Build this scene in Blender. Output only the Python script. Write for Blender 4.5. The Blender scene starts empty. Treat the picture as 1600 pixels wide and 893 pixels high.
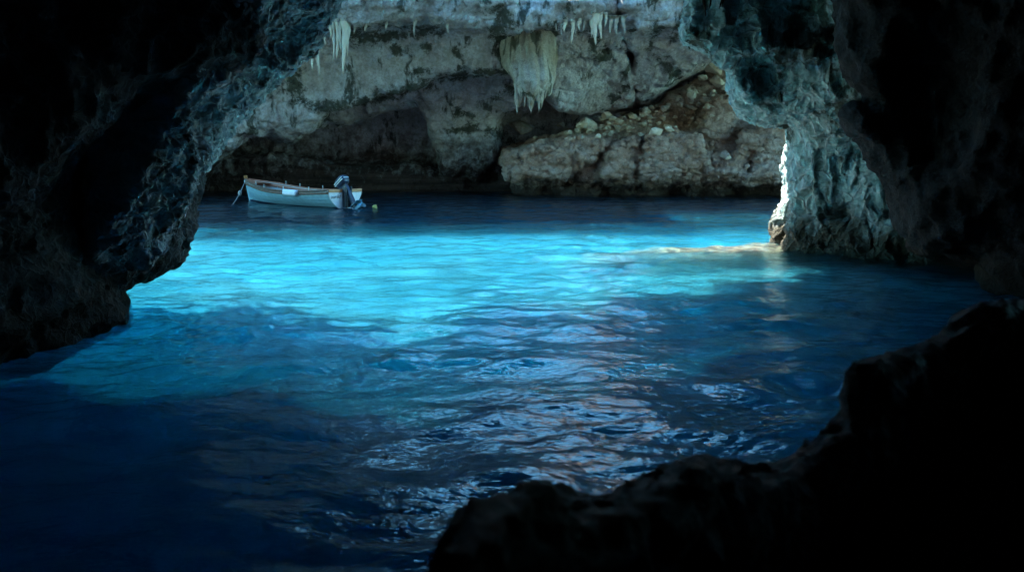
import bpy, bmesh, math, random
import numpy as np
import time
from concurrent.futures import ThreadPoolExecutor
T0 = time.perf_counter()
import openvdb
from mathutils import Vector, Matrix, Euler
from mathutils.bvhtree import BVHTree

random.seed(7)
C = bpy.context.scene.collection
scene = bpy.context.scene

# ------------------------------------------------------------------ camera
F = 1386.0                       # focal length in photograph pixels (1600 wide)
CAM = np.array([0.0, 0.0, 2.5])
PITCH = math.atan((446.5 - 220) / F)
cam_data = bpy.data.cameras.new('camera')
cam = bpy.data.objects.new('camera', cam_data)
C.objects.link(cam)
cam.location = CAM
cam.rotation_euler = (math.pi / 2 - PITCH, 0, 0)
cam_data.sensor_width = 36
cam_data.lens = 36 * F / 1600
cam_data.clip_end = 1000
cam_data.clip_start = 0.05
cam_data.dof.use_dof = True
cam_data.dof.focus_distance = 30
cam_data.dof.aperture_fstop = 2.8
scene.camera = cam

# ------------------------------------------------------------------ sky, sun, exposure
SUN = Vector((-0.5, 0.5, 1.0)).normalized()
world = bpy.data.worlds.new('World')
scene.world = world
world.use_nodes = True
wn = world.node_tree
wn.nodes.clear()
sky = wn.nodes.new('ShaderNodeTexSky')
sky.sky_type = 'NISHITA'
sky.sun_disc = False
sky.ozone_density = 3.0
sky.air_density = 1.4
sky.dust_density = 0.3
sky.sun_elevation = math.asin(SUN.z)
sky.sun_rotation = math.atan2(SUN.x, SUN.y)
bg = wn.nodes.new('ShaderNodeBackground')
bg.inputs['Strength'].default_value = 0.15
wo = wn.nodes.new('ShaderNodeOutputWorld')
tint = wn.nodes.new('ShaderNodeMixRGB'); tint.blend_type = 'MULTIPLY'
tint.inputs[0].default_value = 1.0; tint.inputs[2].default_value = (0.42, 0.90, 0.98, 1)
wn.links.new(sky.outputs[0], tint.inputs[1])
wn.links.new(tint.outputs[0], bg.inputs[0])
wn.links.new(bg.outputs[0], wo.inputs[0])
sun_data = bpy.data.lights.new('sun', 'SUN')
sun_data.energy = 5.0
sun_data.angle = math.radians(0.5)
sun_data.color = (1.0, 0.93, 0.82)
sun = bpy.data.objects.new('sun', sun_data)
C.objects.link(sun)
sun.rotation_euler = (-SUN).to_track_quat('-Z', 'Y').to_euler()
sun.location = (-30, 30, 60)
scene.view_settings.view_transform = 'Standard'
scene.view_settings.look = 'None'
scene.view_settings.exposure = 3.25
scene.view_settings.gamma = 1.0
scene.view_settings.use_curve_mapping = False
cy = scene.cycles
cy.use_denoising = True
cy.caustics_reflective = True
cy.caustics_refractive = True
cy.blur_glossy = 0.5
sun_data.cycles.use_multiple_importance_sampling = False
cy.sample_clamp_indirect = 4.0
cy.max_bounces = 12
cy.volume_bounces = 5
cy.diffuse_bounces = 4
cy.glossy_bounces = 4
cy.transmission_bounces = 6
cy.transparent_max_bounces = 10
cy.use_adaptive_sampling = True
cy.adaptive_threshold = 0.02

# ------------------------------------------------------------------ projection helpers
SP, CP = math.sin(PITCH), math.cos(PITCH)

def P(px, py, Y):
    """world point seen at photograph pixel (px, py), Y metres ahead"""
    a = (px - 800) / F
    b = -(py - 446.5) / F
    d = np.array([a, CP + b * SP, -SP + b * CP])
    return CAM + d * (Y / d[1])

def project(x, y, z):
    dz = z - CAM[2]
    fw = np.maximum(y * CP - dz * SP, 0.05)
    up = y * SP + dz * CP
    return 800 + F * x / fw, 446.5 - F * up / fw

# ------------------------------------------------------------------ noise
_rng = np.random.RandomState(11)
_perm = _rng.permutation(512).astype(np.int32)
_perm = np.concatenate([_perm, _perm])
_g = _rng.normal(size=(512, 3)).astype(np.float32)
_g /= np.linalg.norm(_g, axis=1, keepdims=True)
_cell = _rng.rand(512, 3).astype(np.float32)

_pool = ThreadPoolExecutor(4)

def chunked(fn):
    """run a point-wise function over cache-sized pieces on all cores"""
    def run(x, y, z):
        x, y, z = np.broadcast_arrays(np.asarray(x, np.float32), np.asarray(y, np.float32), np.asarray(z, np.float32))
        sh, n = x.shape, x.size
        x, y, z = x.ravel(), y.ravel(), z.ravel()
        step = 16384
        parts = list(_pool.map(lambda i: fn(x[i:i + step], y[i:i + step], z[i:i + step]), range(0, n, step)))
        if isinstance(parts[0], tuple):
            return tuple(np.concatenate(p).reshape(sh) for p in zip(*parts))
        return np.concatenate(parts).reshape(sh)
    return run

def _hash(ix, iy, iz):
    return _perm[(_perm[(_perm[ix & 511] + iy) & 511] + iz) & 511]

@chunked
def perlin(x, y, z):
    x = np.asarray(x, np.float32); y = np.asarray(y, np.float32); z = np.asarray(z, np.float32)
    ix, iy, iz = np.floor(x).astype(np.int32), np.floor(y).astype(np.int32), np.floor(z).astype(np.int32)
    fx, fy, fz = x - ix, y - iy, z - iz
    u, v, w = [t * t * t * (t * (t * 6 - 15) + 10) for t in (fx, fy, fz)]
    def corner(a, b, c):
        g = _g[_hash(ix + a, iy + b, iz + c)]
        return g[..., 0] * (fx - a) + g[..., 1] * (fy - b) + g[..., 2] * (fz - c)
    r = 0
    for a, wa in ((0, 1 - u), (1, u)):
        for b, wb in ((0, 1 - v), (1, v)):
            for c, wc in ((0, 1 - w), (1, w)):
                r = r + wa * wb * wc * corner(a, b, c)
    return r * 1.5

def fbm(x, y, z, octaves=4, gain=0.5, ridged=False):
    amp, tot, r = 1.0, 0.0, 0
    for o in range(octaves):
        n = perlin(x + 17.3 * o, y - 9.1 * o, z + 4.7 * o)
        if ridged:
            n = 1 - 2 * np.abs(n)
        r = r + amp * n
        tot += amp
        amp *= gain
        x, y, z = x * 2.03, y * 2.03, z * 2.03
    return r / tot

@chunked
def worley(x, y, z):
    """nearest and second nearest feature distances"""
    ix, iy, iz = np.floor(x).astype(np.int32), np.floor(y).astype(np.int32), np.floor(z).astype(np.int32)
    f1 = np.full(x.shape, 9.0, np.float32); f2 = f1.copy(); bid = f1 * 0
    for a in (-1, 0, 1):
        for b in (-1, 0, 1):
            for c in (-1, 0, 1):
                o = _cell[_hash(ix + a, iy + b, iz + c)]
                oid = (o[..., 0] * 7.31 + o[..., 1] * 3.7) % 1.0
                d = (ix + a + o[..., 0] - x) ** 2 + (iy + b + o[..., 1] - y) ** 2 + (iz + c + o[..., 2] - z) ** 2
                m = d < f1
                f2 = np.where(m, f1, np.minimum(f2, d))
                bid = np.where(m, oid, bid)
                f1 = np.where(m, d, f1)
    return np.sqrt(f1), np.sqrt(f2), bid

def scallop(x, y, z):
    """hollows with sharp crests between them, -1 in a hollow to +1 on a crest"""
    w = 0.35
    dx, dy, dz = perlin(x * 1.3, y * 1.3, z * 1.3), perlin(x * 1.3 + 31, y * 1.3, z * 1.3), perlin(x * 1.3, y * 1.3 + 57, z * 1.3)
    f1, f2, _ = worley(x + w * dx, y + w * dy, z + w * dz)
    e = np.clip((f2 - f1), 0, 0.7) / 0.7
    return 1 - 2 * np.sqrt(e)

# ------------------------------------------------------------------ solids from traced outlines
GX0, GY0, GS = -1400, -1600, 5
_gx = np.arange(GX0, 3000, GS, dtype=np.float32)
_gy = np.arange(GY0, 1800, GS, dtype=np.float32)

class Outline:
    """signed distance (pixels of the photograph) to a polygon"""
    def __init__(self, pts):
        X, Y = np.meshgrid(_gx, _gy)
        pts = [tuple(map(float, p)) for p in pts]
        d = np.full(X.shape, 1e12, np.float32)
        inside = np.zeros(X.shape, bool)
        for (x0, y0), (x1, y1) in zip(pts, pts[1:] + pts[:1]):
            ex, ey = x1 - x0, y1 - y0
            L = ex * ex + ey * ey + 1e-9
            t = np.clip(((X - x0) * ex + (Y - y0) * ey) / L, 0, 1)
            d = np.minimum(d, (X - x0 - t * ex) ** 2 + (Y - y0 - t * ey) ** 2)
            if y0 != y1:
                c = ((y0 > Y) != (y1 > Y)) & (X < (x1 - x0) * (Y - y0) / (y1 - y0) + x0)
                inside ^= c
        self.d = np.where(inside, -1, 1).astype(np.float32) * np.sqrt(d)
    def __call__(self, px, py):
        u = np.clip((px - GX0) / GS, 0, len(_gx) - 1.001)
        v = np.clip((py - GY0) / GS, 0, len(_gy) - 1.001)
        i, j = u.astype(np.int32), v.astype(np.int32)
        fu, fv = u - i, v - j
        d = self.d
        return (d[j, i] * (1 - fu) + d[j, i + 1] * fu) * (1 - fv) + (d[j + 1, i] * (1 - fu) + d[j + 1, i + 1] * fu) * fv

def smax(a, b, k):
    h = np.clip(0.5 + 0.5 * (a - b) / k, 0, 1)
    return b + (a - b) * h + k * h * (1 - h)

def smin(a, b, k):
    return -smax(-a, -b, k)

class Field:
    """voxel block with world and photograph coordinates"""
    def __init__(self, lo, hi, v):
        self.lo, self.v = np.array(lo, float), v
        n = np.ceil((np.array(hi) - self.lo) / v).astype(int) + 1
        ax = [(self.lo[i] + np.arange(n[i]) * v).astype(np.float32) for i in range(3)]
        self.x, self.y, self.z = np.meshgrid(*ax, indexing='ij')
        self.px, self.py = project(self.x, self.y, self.z)
    def solid(self, pts, front, back, k=0.6):
        d = Outline(pts)(self.px, self.py) * (np.maximum(self.y, 0.3) / F)
        r = smax(d, front - self.y, k)
        return np.maximum(r, self.y - back)
    def ball(self, c, r):
        q = np.sqrt(sum(((a - b) / s) ** 2 for a, b, s in zip((self.x, self.y, self.z), c, r)))
        return (q - 1) * min(r)
    def roughen(self, sd, amp, scale, octaves=3, band=1.6, sz=1.0, ridged=False):
        m = np.abs(sd) < band
        x, y, z = self.x[m] / scale, self.y[m] / scale, self.z[m] / (scale * sz)
        sd = sd.copy()
        sd[m] -= amp * fbm(x, y, z, octaves, ridged=ridged)
        return sd

def to_mesh(field, sd):
    v = field.v
    b = 3.0
    a = np.clip(sd / v, -b, b).astype(np.float32)
    a[0], a[-1], a[:, 0], a[:, -1], a[:, :, 0], a[:, :, -1] = [b] * 6
    g = openvdb.FloatGrid(b)
    g.copyFromArray(a, tolerance=0.0)
    pts, quads = g.convertToQuads(0.0)
    return np.array(pts) * v + field.lo, np.array(quads)

def mesh_from(name, pts, faces, smooth=True):
    me = bpy.data.meshes.new(name)
    k = faces.shape[1]
    me.vertices.add(len(pts)); me.loops.add(faces.size); me.polygons.add(len(faces))
    me.vertices.foreach_set('co', np.ascontiguousarray(pts, np.float32).ravel())
    me.loops.foreach_set('vertex_index', np.ascontiguousarray(faces, np.int32).ravel())
    me.polygons.foreach_set('loop_start', np.arange(0, faces.size, k, dtype=np.int32))
    me.polygons.foreach_set('loop_total', np.full(len(faces), k, np.int32))
    me.polygons.foreach_set('use_smooth', np.full(len(faces), smooth, bool))
    me.update(); me.validate()
    return me

def get_co(me):
    a = np.empty(len(me.vertices) * 3, np.float32)
    me.vertices.foreach_get('co', a)
    return a.reshape(-1, 3)

def get_no(me):
    a = np.empty(len(me.vertices) * 3, np.float32)
    me.vertex_normals.foreach_get('vector', a)
    return a.reshape(-1, 3)

def tag(o, label=None, cat=None, group=None, kind=None):
    if label: o['label'] = label
    if cat: o['category'] = cat
    if group: o['group'] = group
    if kind: o['kind'] = kind
    return o

def rock_body(name, field, sd, mat, displace, subdiv=0, flip=False):
    pts, quads = to_mesh(field, sd)
    me = mesh_from(name, pts, quads[:, ::-1])
    o = bpy.data.objects.new(name, me)
    C.objects.link(o)
    # outward normals
    co, no = get_co(me), get_no(me)
    top = np.argmax(co[:, 2])
    if no[co[:, 2] > co[top, 2] - 0.05, 2].mean() < 0:
        me.flip_normals()
    if subdiv:
        md = o.modifiers.new('s', 'SUBSURF'); md.levels = subdiv; md.subdivision_type = 'CATMULL_CLARK'
        dg = bpy.context.evaluated_depsgraph_get()
        me2 = bpy.data.meshes.new_from_object(o.evaluated_get(dg))
        o.modifiers.clear(); o.data = me2; bpy.data.meshes.remove(me); me = me2; me.name = name
        me.polygons.foreach_set('use_smooth', np.ones(len(me.polygons), bool))
    for f in displace:
        co, no = get_co(me), get_no(me)
        co = co + no * f(co[:, 0], co[:, 1], co[:, 2])[:, None].astype(np.float32)
        me.vertices.foreach_set('co', co.ravel()); me.update()
    me.materials.append(mat)
    print('BODY', name, len(me.vertices), time.perf_counter() - T0)
    return o

# ------------------------------------------------------------------ materials
def N(nt, t, **kw):
    n = nt.nodes.new('ShaderNode' + t)
    for k, v in kw.items():
        setattr(n, k, v)
    return n

def ramp(nt, src, stops, interp='LINEAR'):
    r = N(nt, 'ValToRGB')
    r.color_ramp.interpolation = interp
    e = r.color_ramp.elements
    while len(e) < len(stops): e.new(0.5)
    for el, (p, c) in zip(e, stops):
        el.position = p
        el.color = (c, c, c, 1) if not isinstance(c, tuple) else (*c, 1)
    nt.links.new(src, r.inputs[0])
    return r.outputs[0]

def mixc(nt, fac, a, b):
    m = N(nt, 'MixRGB')
    for s, v in ((0, fac), (1, a), (2, b)):
        if hasattr(v, 'is_output'): nt.links.new(v, m.inputs[s])
        elif isinstance(v, tuple): m.inputs[s].default_value = (*v, 1)
        else: m.inputs[s].default_value = v
    return m.outputs[0]

def math_(nt, op, a, b=0.0, clamp=False):
    m = N(nt, 'Math', operation=op); m.use_clamp = clamp
    for s, v in ((0, a), (1, b)):
        if hasattr(v, 'is_output'): nt.links.new(v, m.inputs[s])
        else: m.inputs[s].default_value = v
    return m.outputs[0]

def noise(nt, vec, scale, detail=6, rough=0.6, dist=0.0):
    n = N(nt, 'TexNoise')
    n.inputs['Scale'].default_value = scale; n.inputs['Detail'].default_value = detail
    n.inputs['Roughness'].default_value = rough; n.inputs['Distortion'].default_value = dist
    nt.links.new(vec, n.inputs['Vector'])
    return n.outputs[0]

def scaled(nt, vec, s):
    m = N(nt, 'Mapping'); m.inputs['Scale'].default_value = s
    nt.links.new(vec, m.inputs['Vector'])
    return m.outputs[0]

def rock_mat(name, pale, tan, stain, tide, tide_top=1.2, unit=1.0, stain_at=0.6, web=0.0, bump=0.6, rough=0.9, stretch=0.35, tan_at=0.5, spec=0.25, band=0.0):
    m = bpy.data.materials.new(name); m.use_nodes = True
    nt = m.node_tree; nt.nodes.clear()
    tc = N(nt, 'TexCoord').outputs['Object']
    out = N(nt, 'OutputMaterial'); bs = N(nt, 'BsdfPrincipled')
    nt.links.new(bs.outputs[0], out.inputs[0])
    bs.inputs['Roughness'].default_value = rough
    bs.inputs['Specular IOR Level'].default_value = spec
    big = noise(nt, tc, 0.35 / unit, 5, 0.6, 0.4)
    mid = noise(nt, tc, 1.9 / unit, 8, 0.68, 0.2)
    fine = noise(nt, tc, 9.0 / unit, 8, 0.7)
    col = mixc(nt, ramp(nt, big, [(tan_at - 0.1, 0.0), (tan_at + 0.14, 1.0)]), pale, tan)
    # mottling, weathering
    col = mixc(nt, ramp(nt, mid, [(0.38, 0.0), (0.62, 0.75)]), col, tuple(0.62 * p + 0.06 * q for p, q in zip(tan, pale)))
    col = mixc(nt, ramp(nt, fine, [(0.35, 0.55), (0.58, 0.0)]), col, tuple(c * 0.42 for c in tan))
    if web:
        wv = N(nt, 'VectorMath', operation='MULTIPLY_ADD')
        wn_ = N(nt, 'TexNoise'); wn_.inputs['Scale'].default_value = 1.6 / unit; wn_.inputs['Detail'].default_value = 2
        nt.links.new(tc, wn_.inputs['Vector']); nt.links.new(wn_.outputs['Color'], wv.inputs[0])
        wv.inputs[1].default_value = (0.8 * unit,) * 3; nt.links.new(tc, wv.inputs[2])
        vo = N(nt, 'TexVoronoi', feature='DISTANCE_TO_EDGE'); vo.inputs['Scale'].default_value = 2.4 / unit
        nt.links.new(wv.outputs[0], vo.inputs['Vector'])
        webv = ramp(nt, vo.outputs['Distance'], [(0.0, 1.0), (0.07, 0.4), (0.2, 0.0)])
        col = mixc(nt, math_(nt, 'MULTIPLY', webv, web), col, tuple(min(0.75, c * 1.9 + 0.08) for c in pale))  # crests painted pale, standing in for the light that ridges catch
    # dark lichen and mineral streaks run down the rock
    sv = scaled(nt, tc, (1.0, 1.0, stretch))
    st = noise(nt, sv, 1.05 / unit, 7, 0.62, 0.3)
    fl = noise(nt, sv, 5.2 / unit, 5, 0.6)
    sm = math_(nt, 'ADD', math_(nt, 'MULTIPLY', st, 0.78), math_(nt, 'MULTIPLY', fl, 0.22))
    col = mixc(nt, ramp(nt, sm, [(stain_at - 0.02, 0.0), (stain_at + 0.035, 0.92)]), col, stain)
    at = N(nt, 'Attribute'); at.attribute_name = 'algae'
    an = math_(nt, 'ADD', at.outputs['Fac'], math_(nt, 'ADD', math_(nt, 'MULTIPLY', math_(nt, 'SUBTRACT', mid, 0.5), 3.4), math_(nt, 'MULTIPLY', math_(nt, 'SUBTRACT', fine, 0.5), 2.2)))
    col = mixc(nt, ramp(nt, math_(nt, 'MULTIPLY', an, math_(nt, 'GREATER_THAN', at.outputs['Fac'], 0.02)), [(0.5, 0.0), (0.95, 0.88)]), col, (0.028, 0.036, 0.022))
    # wet dark band above the water, on the cliff also painted alcove shade
    sx = N(nt, 'SeparateXYZ'); nt.links.new(tc, sx.inputs[0])
    zz = math_(nt, 'ADD', sx.outputs[2], math_(nt, 'MULTIPLY', math_(nt, 'SUBTRACT', mid, 0.5), -1.6 * tide_top))
    tf = N(nt, 'MapRange'); tf.inputs[1].default_value = 0.35 * tide_top; tf.inputs[2].default_value = tide_top
    tf.inputs[3].default_value = 1; tf.inputs[4].default_value = 0
    nt.links.new(zz, tf.inputs[0])
    if band:
        bz = noise(nt, scaled(nt, tc, (0.15, 0.15, 2.6)), 1.6, 4, 0.6)
        bcol = mixc(nt, ramp(nt, bz, [(0.42, 0.0), (0.6, 1.0)]), tide, tuple(c * 0.4 for c in tide))
        col = mixc(nt, tf.outputs[0], col, bcol)
    else:
        col = mixc(nt, tf.outputs[0], col, tide)
    nt.links.new(col, bs.inputs['Base Color'])
    # relief
    h = math_(nt, 'ADD', math_(nt, 'MULTIPLY', mid, 0.55 * unit), math_(nt, 'MULTIPLY', fine, 0.13 * unit))
    h = math_(nt, 'ADD', h, math_(nt, 'MULTIPLY', noise(nt, tc, 34.0 / unit, 4, 0.6), 0.03 * unit))
    if web:
        h = math_(nt, 'ADD', h, math_(nt, 'MULTIPLY', webv, 0.24 * unit * web))
    bp = N(nt, 'Bump'); bp.inputs['Strength'].default_value = bump; bp.inputs['Distance'].default_value = 1.0
    nt.links.new(h, bp.inputs['Height']); nt.links.new(bp.outputs[0], bs.inputs['Normal'])
    return m

def plain(name, col, rough=0.6, metal=0.0, var=0.25, scale=6.0, spec=0.4):
    m = bpy.data.materials.new(name); m.use_nodes = True
    nt = m.node_tree
    bs = nt.nodes['Principled BSDF']
    tc = N(nt, 'TexCoord').outputs['Object']
    n = noise(nt, tc, scale, 6, 0.65)
    c = mixc(nt, ramp(nt, n, [(0.35, 0.0), (0.7, 1.0)]), col, tuple(c * (1 - var) for c in col))
    nt.links.new(c, bs.inputs['Base Color'])
    bs.inputs['Roughness'].default_value = rough; bs.inputs['Metallic'].default_value = metal
    bs.inputs['Specular IOR Level'].default_value = spec
    return m

PALE = (0.63, 0.59, 0.60); TAN = (0.48, 0.39, 0.34); STAIN = (0.045, 0.05, 0.038); TIDE_SHADE = (0.075, 0.045, 0.038)
M_cliff = rock_mat('cliff_limestone', PALE, TAN, STAIN, TIDE_SHADE, 3.0, 1.0, 0.57, bump=0.95, band=1.0, tan_at=0.56)  # tall dark tide band also stands in for shade in the alcove
M_slope = rock_mat('slope_limestone', (0.68, 0.51, 0.42), (0.48, 0.29, 0.20), (0.16, 0.10, 0.07), (0.07, 0.045, 0.032), 0.9, 0.5, 0.60, bump=1.3, stretch=1.0, tan_at=0.45)
M_boulder = rock_mat('boulder_limestone', (0.70, 0.62, 0.53), (0.52, 0.39, 0.28), (0.2, 0.13, 0.09), (0.5, 0.4, 0.3), 0.01, 0.35, 0.66, bump=0.6, stretch=1.0)
M_pillar = rock_mat('pillar_limestone_lit_teal', (0.42, 0.64, 0.64), (0.27, 0.38, 0.36), (0.035, 0.05, 0.035), (0.05, 0.048, 0.032), 1.1, 0.95, 0.555, web=0.42, bump=1.1, tan_at=0.6)  # teal bounce light off the water is mixed into this rock colour
M_limb = rock_mat('buttress_limestone_lit_blue', (0.70, 0.80, 0.84), (0.46, 0.53, 0.55), (0.04, 0.05, 0.045), (0.05, 0.048, 0.032), 1.0, 0.6, 0.57, web=0.75, bump=1.0, tan_at=0.6)  # blue bounce light is put into the pale rock colour here
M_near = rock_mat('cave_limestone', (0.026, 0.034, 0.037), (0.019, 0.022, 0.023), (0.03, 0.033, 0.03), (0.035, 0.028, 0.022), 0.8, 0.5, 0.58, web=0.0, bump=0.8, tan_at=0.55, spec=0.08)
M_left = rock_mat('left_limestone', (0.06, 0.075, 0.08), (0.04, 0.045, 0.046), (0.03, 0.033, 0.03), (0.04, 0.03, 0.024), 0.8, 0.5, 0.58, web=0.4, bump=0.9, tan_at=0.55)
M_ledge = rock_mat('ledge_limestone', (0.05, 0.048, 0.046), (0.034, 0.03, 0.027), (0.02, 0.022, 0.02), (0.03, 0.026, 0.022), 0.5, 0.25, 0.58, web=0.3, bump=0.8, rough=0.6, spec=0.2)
M_stal = rock_mat('stalactite_calcite', (0.46, 0.40, 0.34), (0.34, 0.27, 0.20), (0.22, 0.17, 0.12), (0.5, 0.4, 0.3), 0.01, 0.3, 0.64, bump=0.5, stretch=0.12)
M_curtain = rock_mat('curtain_calcite', (0.46, 0.41, 0.35), (0.32, 0.25, 0.18), (0.06, 0.06, 0.04), (0.5, 0.4, 0.3), 0.01, 0.5, 0.545, bump=0.6, stretch=0.12)

def blocks(sx, sy, sz, step, groove, warp=0.35):
    """broken angular rock: every block steps in or out, a joint between blocks"""
    def fn(X, Y, Z):
        n = perlin(X / sx * 0.9, Y / sy * 0.9, Z / sz * 0.9)
        f1, f2, bid = worley(X / sx + warp * n, Y / sy - warp * n, Z / sz + warp * perlin(X / sx + 5, Y / sy, Z / sz))
        e = np.clip((f2 - f1) * 7.0, 0, 1)
        return step * (bid - 0.5) * e - groove * (1 - e)
    return fn

M_top = rock_mat('weathered_limestone', (0.48, 0.38, 0.34), (0.33, 0.25, 0.21), STAIN, TIDE_SHADE, 0.1, 1.0, 0.6, bump=0.8)
M_tip = rock_mat('ochre_calcite', (0.30, 0.25, 0.18), (0.22, 0.17, 0.11), (0.07, 0.06, 0.04), (0.3, 0.25, 0.2), 0.01, 0.3, 0.56, bump=0.6, stretch=0.12)

# ------------------------------------------------------------------ far cliff across the pool
f = Field((-22, 34.6, -2.0), (18.5, 48.6, 9.6), 0.125)
x, y, z, px, py = f.x, f.y, f.z, f.px, f.py
sd = 47.5 - y + 0 * x                                             # back of the alcove
upper = 36.0 + np.clip(8.0 - z, 0, 3) * 0.55 + np.maximum(0, z - 7.95 + 0.4 * np.interp(x, [-0.2, 0.3, 1.4, 1.9, 3.2, 3.6, 4.6, 5.2], [0, 1, 1, 0, 0, 0.8, 0.8, 0])) * np.interp(x, [-4.0, -1.0, 4.2, 5.5], [0.0, 0.9, 0.9, 0.0])                       # top lip, leaning back above
sd = smin(sd, f.solid([(-900, -1200), (1900, -1200), (1900, 30), (1120, 34), (1000, 40), (900, 44), (800, 48), (700, 44), (600, 40), (520, 46), (420, 60), (300, 100), (-900, 200)], upper, 60, 0.5), 0.25)
wall = 38.6 + np.clip((py - 40) / 140, 0, 1.3) * np.interp(px, [420, 700, 870, 950], [1.0, 1.0, 2.0, 5.0])
sd = smin(sd, f.solid([(-900, -60), (1300, -60), (1300, 80), (1120, 88), (1060, 120), (1000, 158), (900, 176), (872, 168), (850, 140), (806, 110), (740, 107), (680, 117), (620, 138), (570, 152), (505, 168), (492, 192), (455, 212), (425, 207), (382, 204), (345, 243), (300, 278), (-900, 300)], wall, 60, 0.5), 0.3)
mid_ = 41.6 + np.clip((py - 110) / 150, 0, 1.4) * 2.6
sd = smin(sd, f.solid([(480, 190), (540, 158), (800, 98), (865, 172), (786, 186), (776, 240), (745, 285), (700, 272), (688, 236), (672, 186), (652, 158), (600, 166), (540, 192)], mid_, 60, 0.5), 0.3)
# the strata at the alcove foot
sd = smin(sd, f.solid([(200, 262), (420, 250), (600, 258), (700, 266), (800, 262), (800, 420), (200, 420)], 45.2, 60, 0.4), 0.5)
# the dark hole and smaller hollows
c = P(842, 196, 44.0); sd = smax(sd, -f.ball(c, (1.65, 3.3, 0.95)), 0.3)
c = P(800, 205, 44.0); sd = smax(sd, -f.ball(c, (0.9, 2.6, 1.0)), 0.3)
# crack down the wall
cp = np.interp(py, [30, 90, 140, 175], [964, 984, 991, 1000]) + 2 * np.sin(z * 5.1) + 1.5 * np.sin(z * 11.7 + 1)
sd = np.maximum(sd, -np.maximum(np.abs(px - cp) * y / F - 0.075, np.maximum(py - 190, y - 45.5)))
sd = f.roughen(sd, 0.65, 3.2, 3, 2.0, 0.8)
cliff = rock_body('cliff', f, sd, M_cliff, [
    lambda X, Y, Z: blocks(2.2, 2.2, 0.9, 0.16, 0.05)(X, Y, Z) * np.clip((Z - 1.5) / 2, 0.4, 1),
    lambda X, Y, Z: 0.17 * fbm(X / 0.9, Y / 0.9, Z / 1.3, 4, 0.55, ridged=True),
    lambda X, Y, Z: 0.07 * scallop(X / 0.9, Y / 0.9, Z / 1.2),
    lambda X, Y, Z: 0.09 * perlin(X * 0.22, Y * 0.22, Z * 3.0 + 0.5 * X * 0.2) * np.clip((Z - 3) / 3, 0.3, 1) + 0.05 * fbm(X / 0.35, Y / 0.35, Z / 0.35, 3, 0.6, ridged=True),
], 1)
tag(cliff, 'pale limestone cliff with a low alcove on the far side of the pool', 'cliff', kind='structure')

# algae and seepage marks on the far cliff
co = get_co(cliff.data)
qx, qy = project(co[:, 0], co[:, 1], co[:, 2])
alg = np.zeros(len(co), np.float32)
for pts, rad in [([(478, 156), (500, 171), (540, 162), (600, 152), (660, 133), (720, 118), (795, 112)], [8, 10, 11, 10, 9, 7, 4]),
                 ([(540, 54), (600, 54), (690, 49)], [14, 14, 9]), ([(782, 30), (783, 60), (785, 104)], [26, 20, 3]),
                 ([(452, 100), (468, 150)], [14, 17]), ([(925, 62), (938, 88)], [10, 11]), ([(1028, 42), (1012, 78)], [11, 5]), ([(1050, 60), (1062, 45)], [8, 9]),
                 ([(716, 172), (738, 182)], [8, 5]), ([(768, 152), (800, 142)], [7, 8]), ([(712, 76), (726, 104)], [6, 3]), ([(618, 76), (626, 80)], [10, 8]), ([(662, 74), (672, 72)], [7, 5]),
                 ([(1034, 98), (1056, 116)], [9, 12]), ([(700, 206), (745, 200)], [6, 8]), ([(866, 44), (862, 74)], [12, 5]), ([(650, 108), (672, 110)], [6, 6]), ([(800, 215), (760, 205)], [10, 8])]:
    for (x0, y0), (x1, y1), r0, r1 in zip(pts, pts[1:], rad, rad[1:]):
        t = np.clip(((qx - x0) * (x1 - x0) + (qy - y0) * (y1 - y0)) / ((x1 - x0) ** 2 + (y1 - y0) ** 2), 0, 1)
        d = np.hypot(qx - x0 - t * (x1 - x0), qy - y0 - t * (y1 - y0)) / (r0 + t * (r1 - r0))
        alg = np.maximum(alg, np.clip(1.15 - d * 0.62, 0, 1))
alg[alg < 0.08] = 0
cliff.data.attributes.new('algae', 'FLOAT', 'POINT').data.foreach_set('value', alg)

# flowstone curtain
f = Field((-1.9, 36.3, 2.6), (3.0, 40.2, 8.7), 0.055)
x, y, z, px, py = f.x, f.y, f.z, f.px, f.py
cur = np.interp(py, [30, 60, 125, 170], [38.3, 37.9, 37.4, 37.9]) + 0.07 * np.sin(px * 0.36 + 1.3 * np.sin(x * 1.7 + z * 0.9) + np.sin(z * 2.3 - x)) + 0.0009 * (px - 830) ** 2 * 0.6
sd = f.solid([(760, -20), (878, -20), (869, 70), (865, 122), (858, 152), (850, 138), (843, 168), (836, 146), (829, 172), (821, 146), (810, 170), (804, 124), (786, 104), (772, 66)], cur, 40.2, 0.3)
sd = f.roughen(sd, 0.14, 0.8, 3, 0.6, 2.5)
flow = rock_body('flowstone_curtain', f, sd, M_curtain, [
    lambda X, Y, Z: 0.06 * fbm(X / 0.22, Y / 0.22, Z / 1.1, 4, 0.6, ridged=True)])
tag(flow, 'ochre fluted flowstone curtain hanging from the middle of the cliff lip', 'flowstone')

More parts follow.
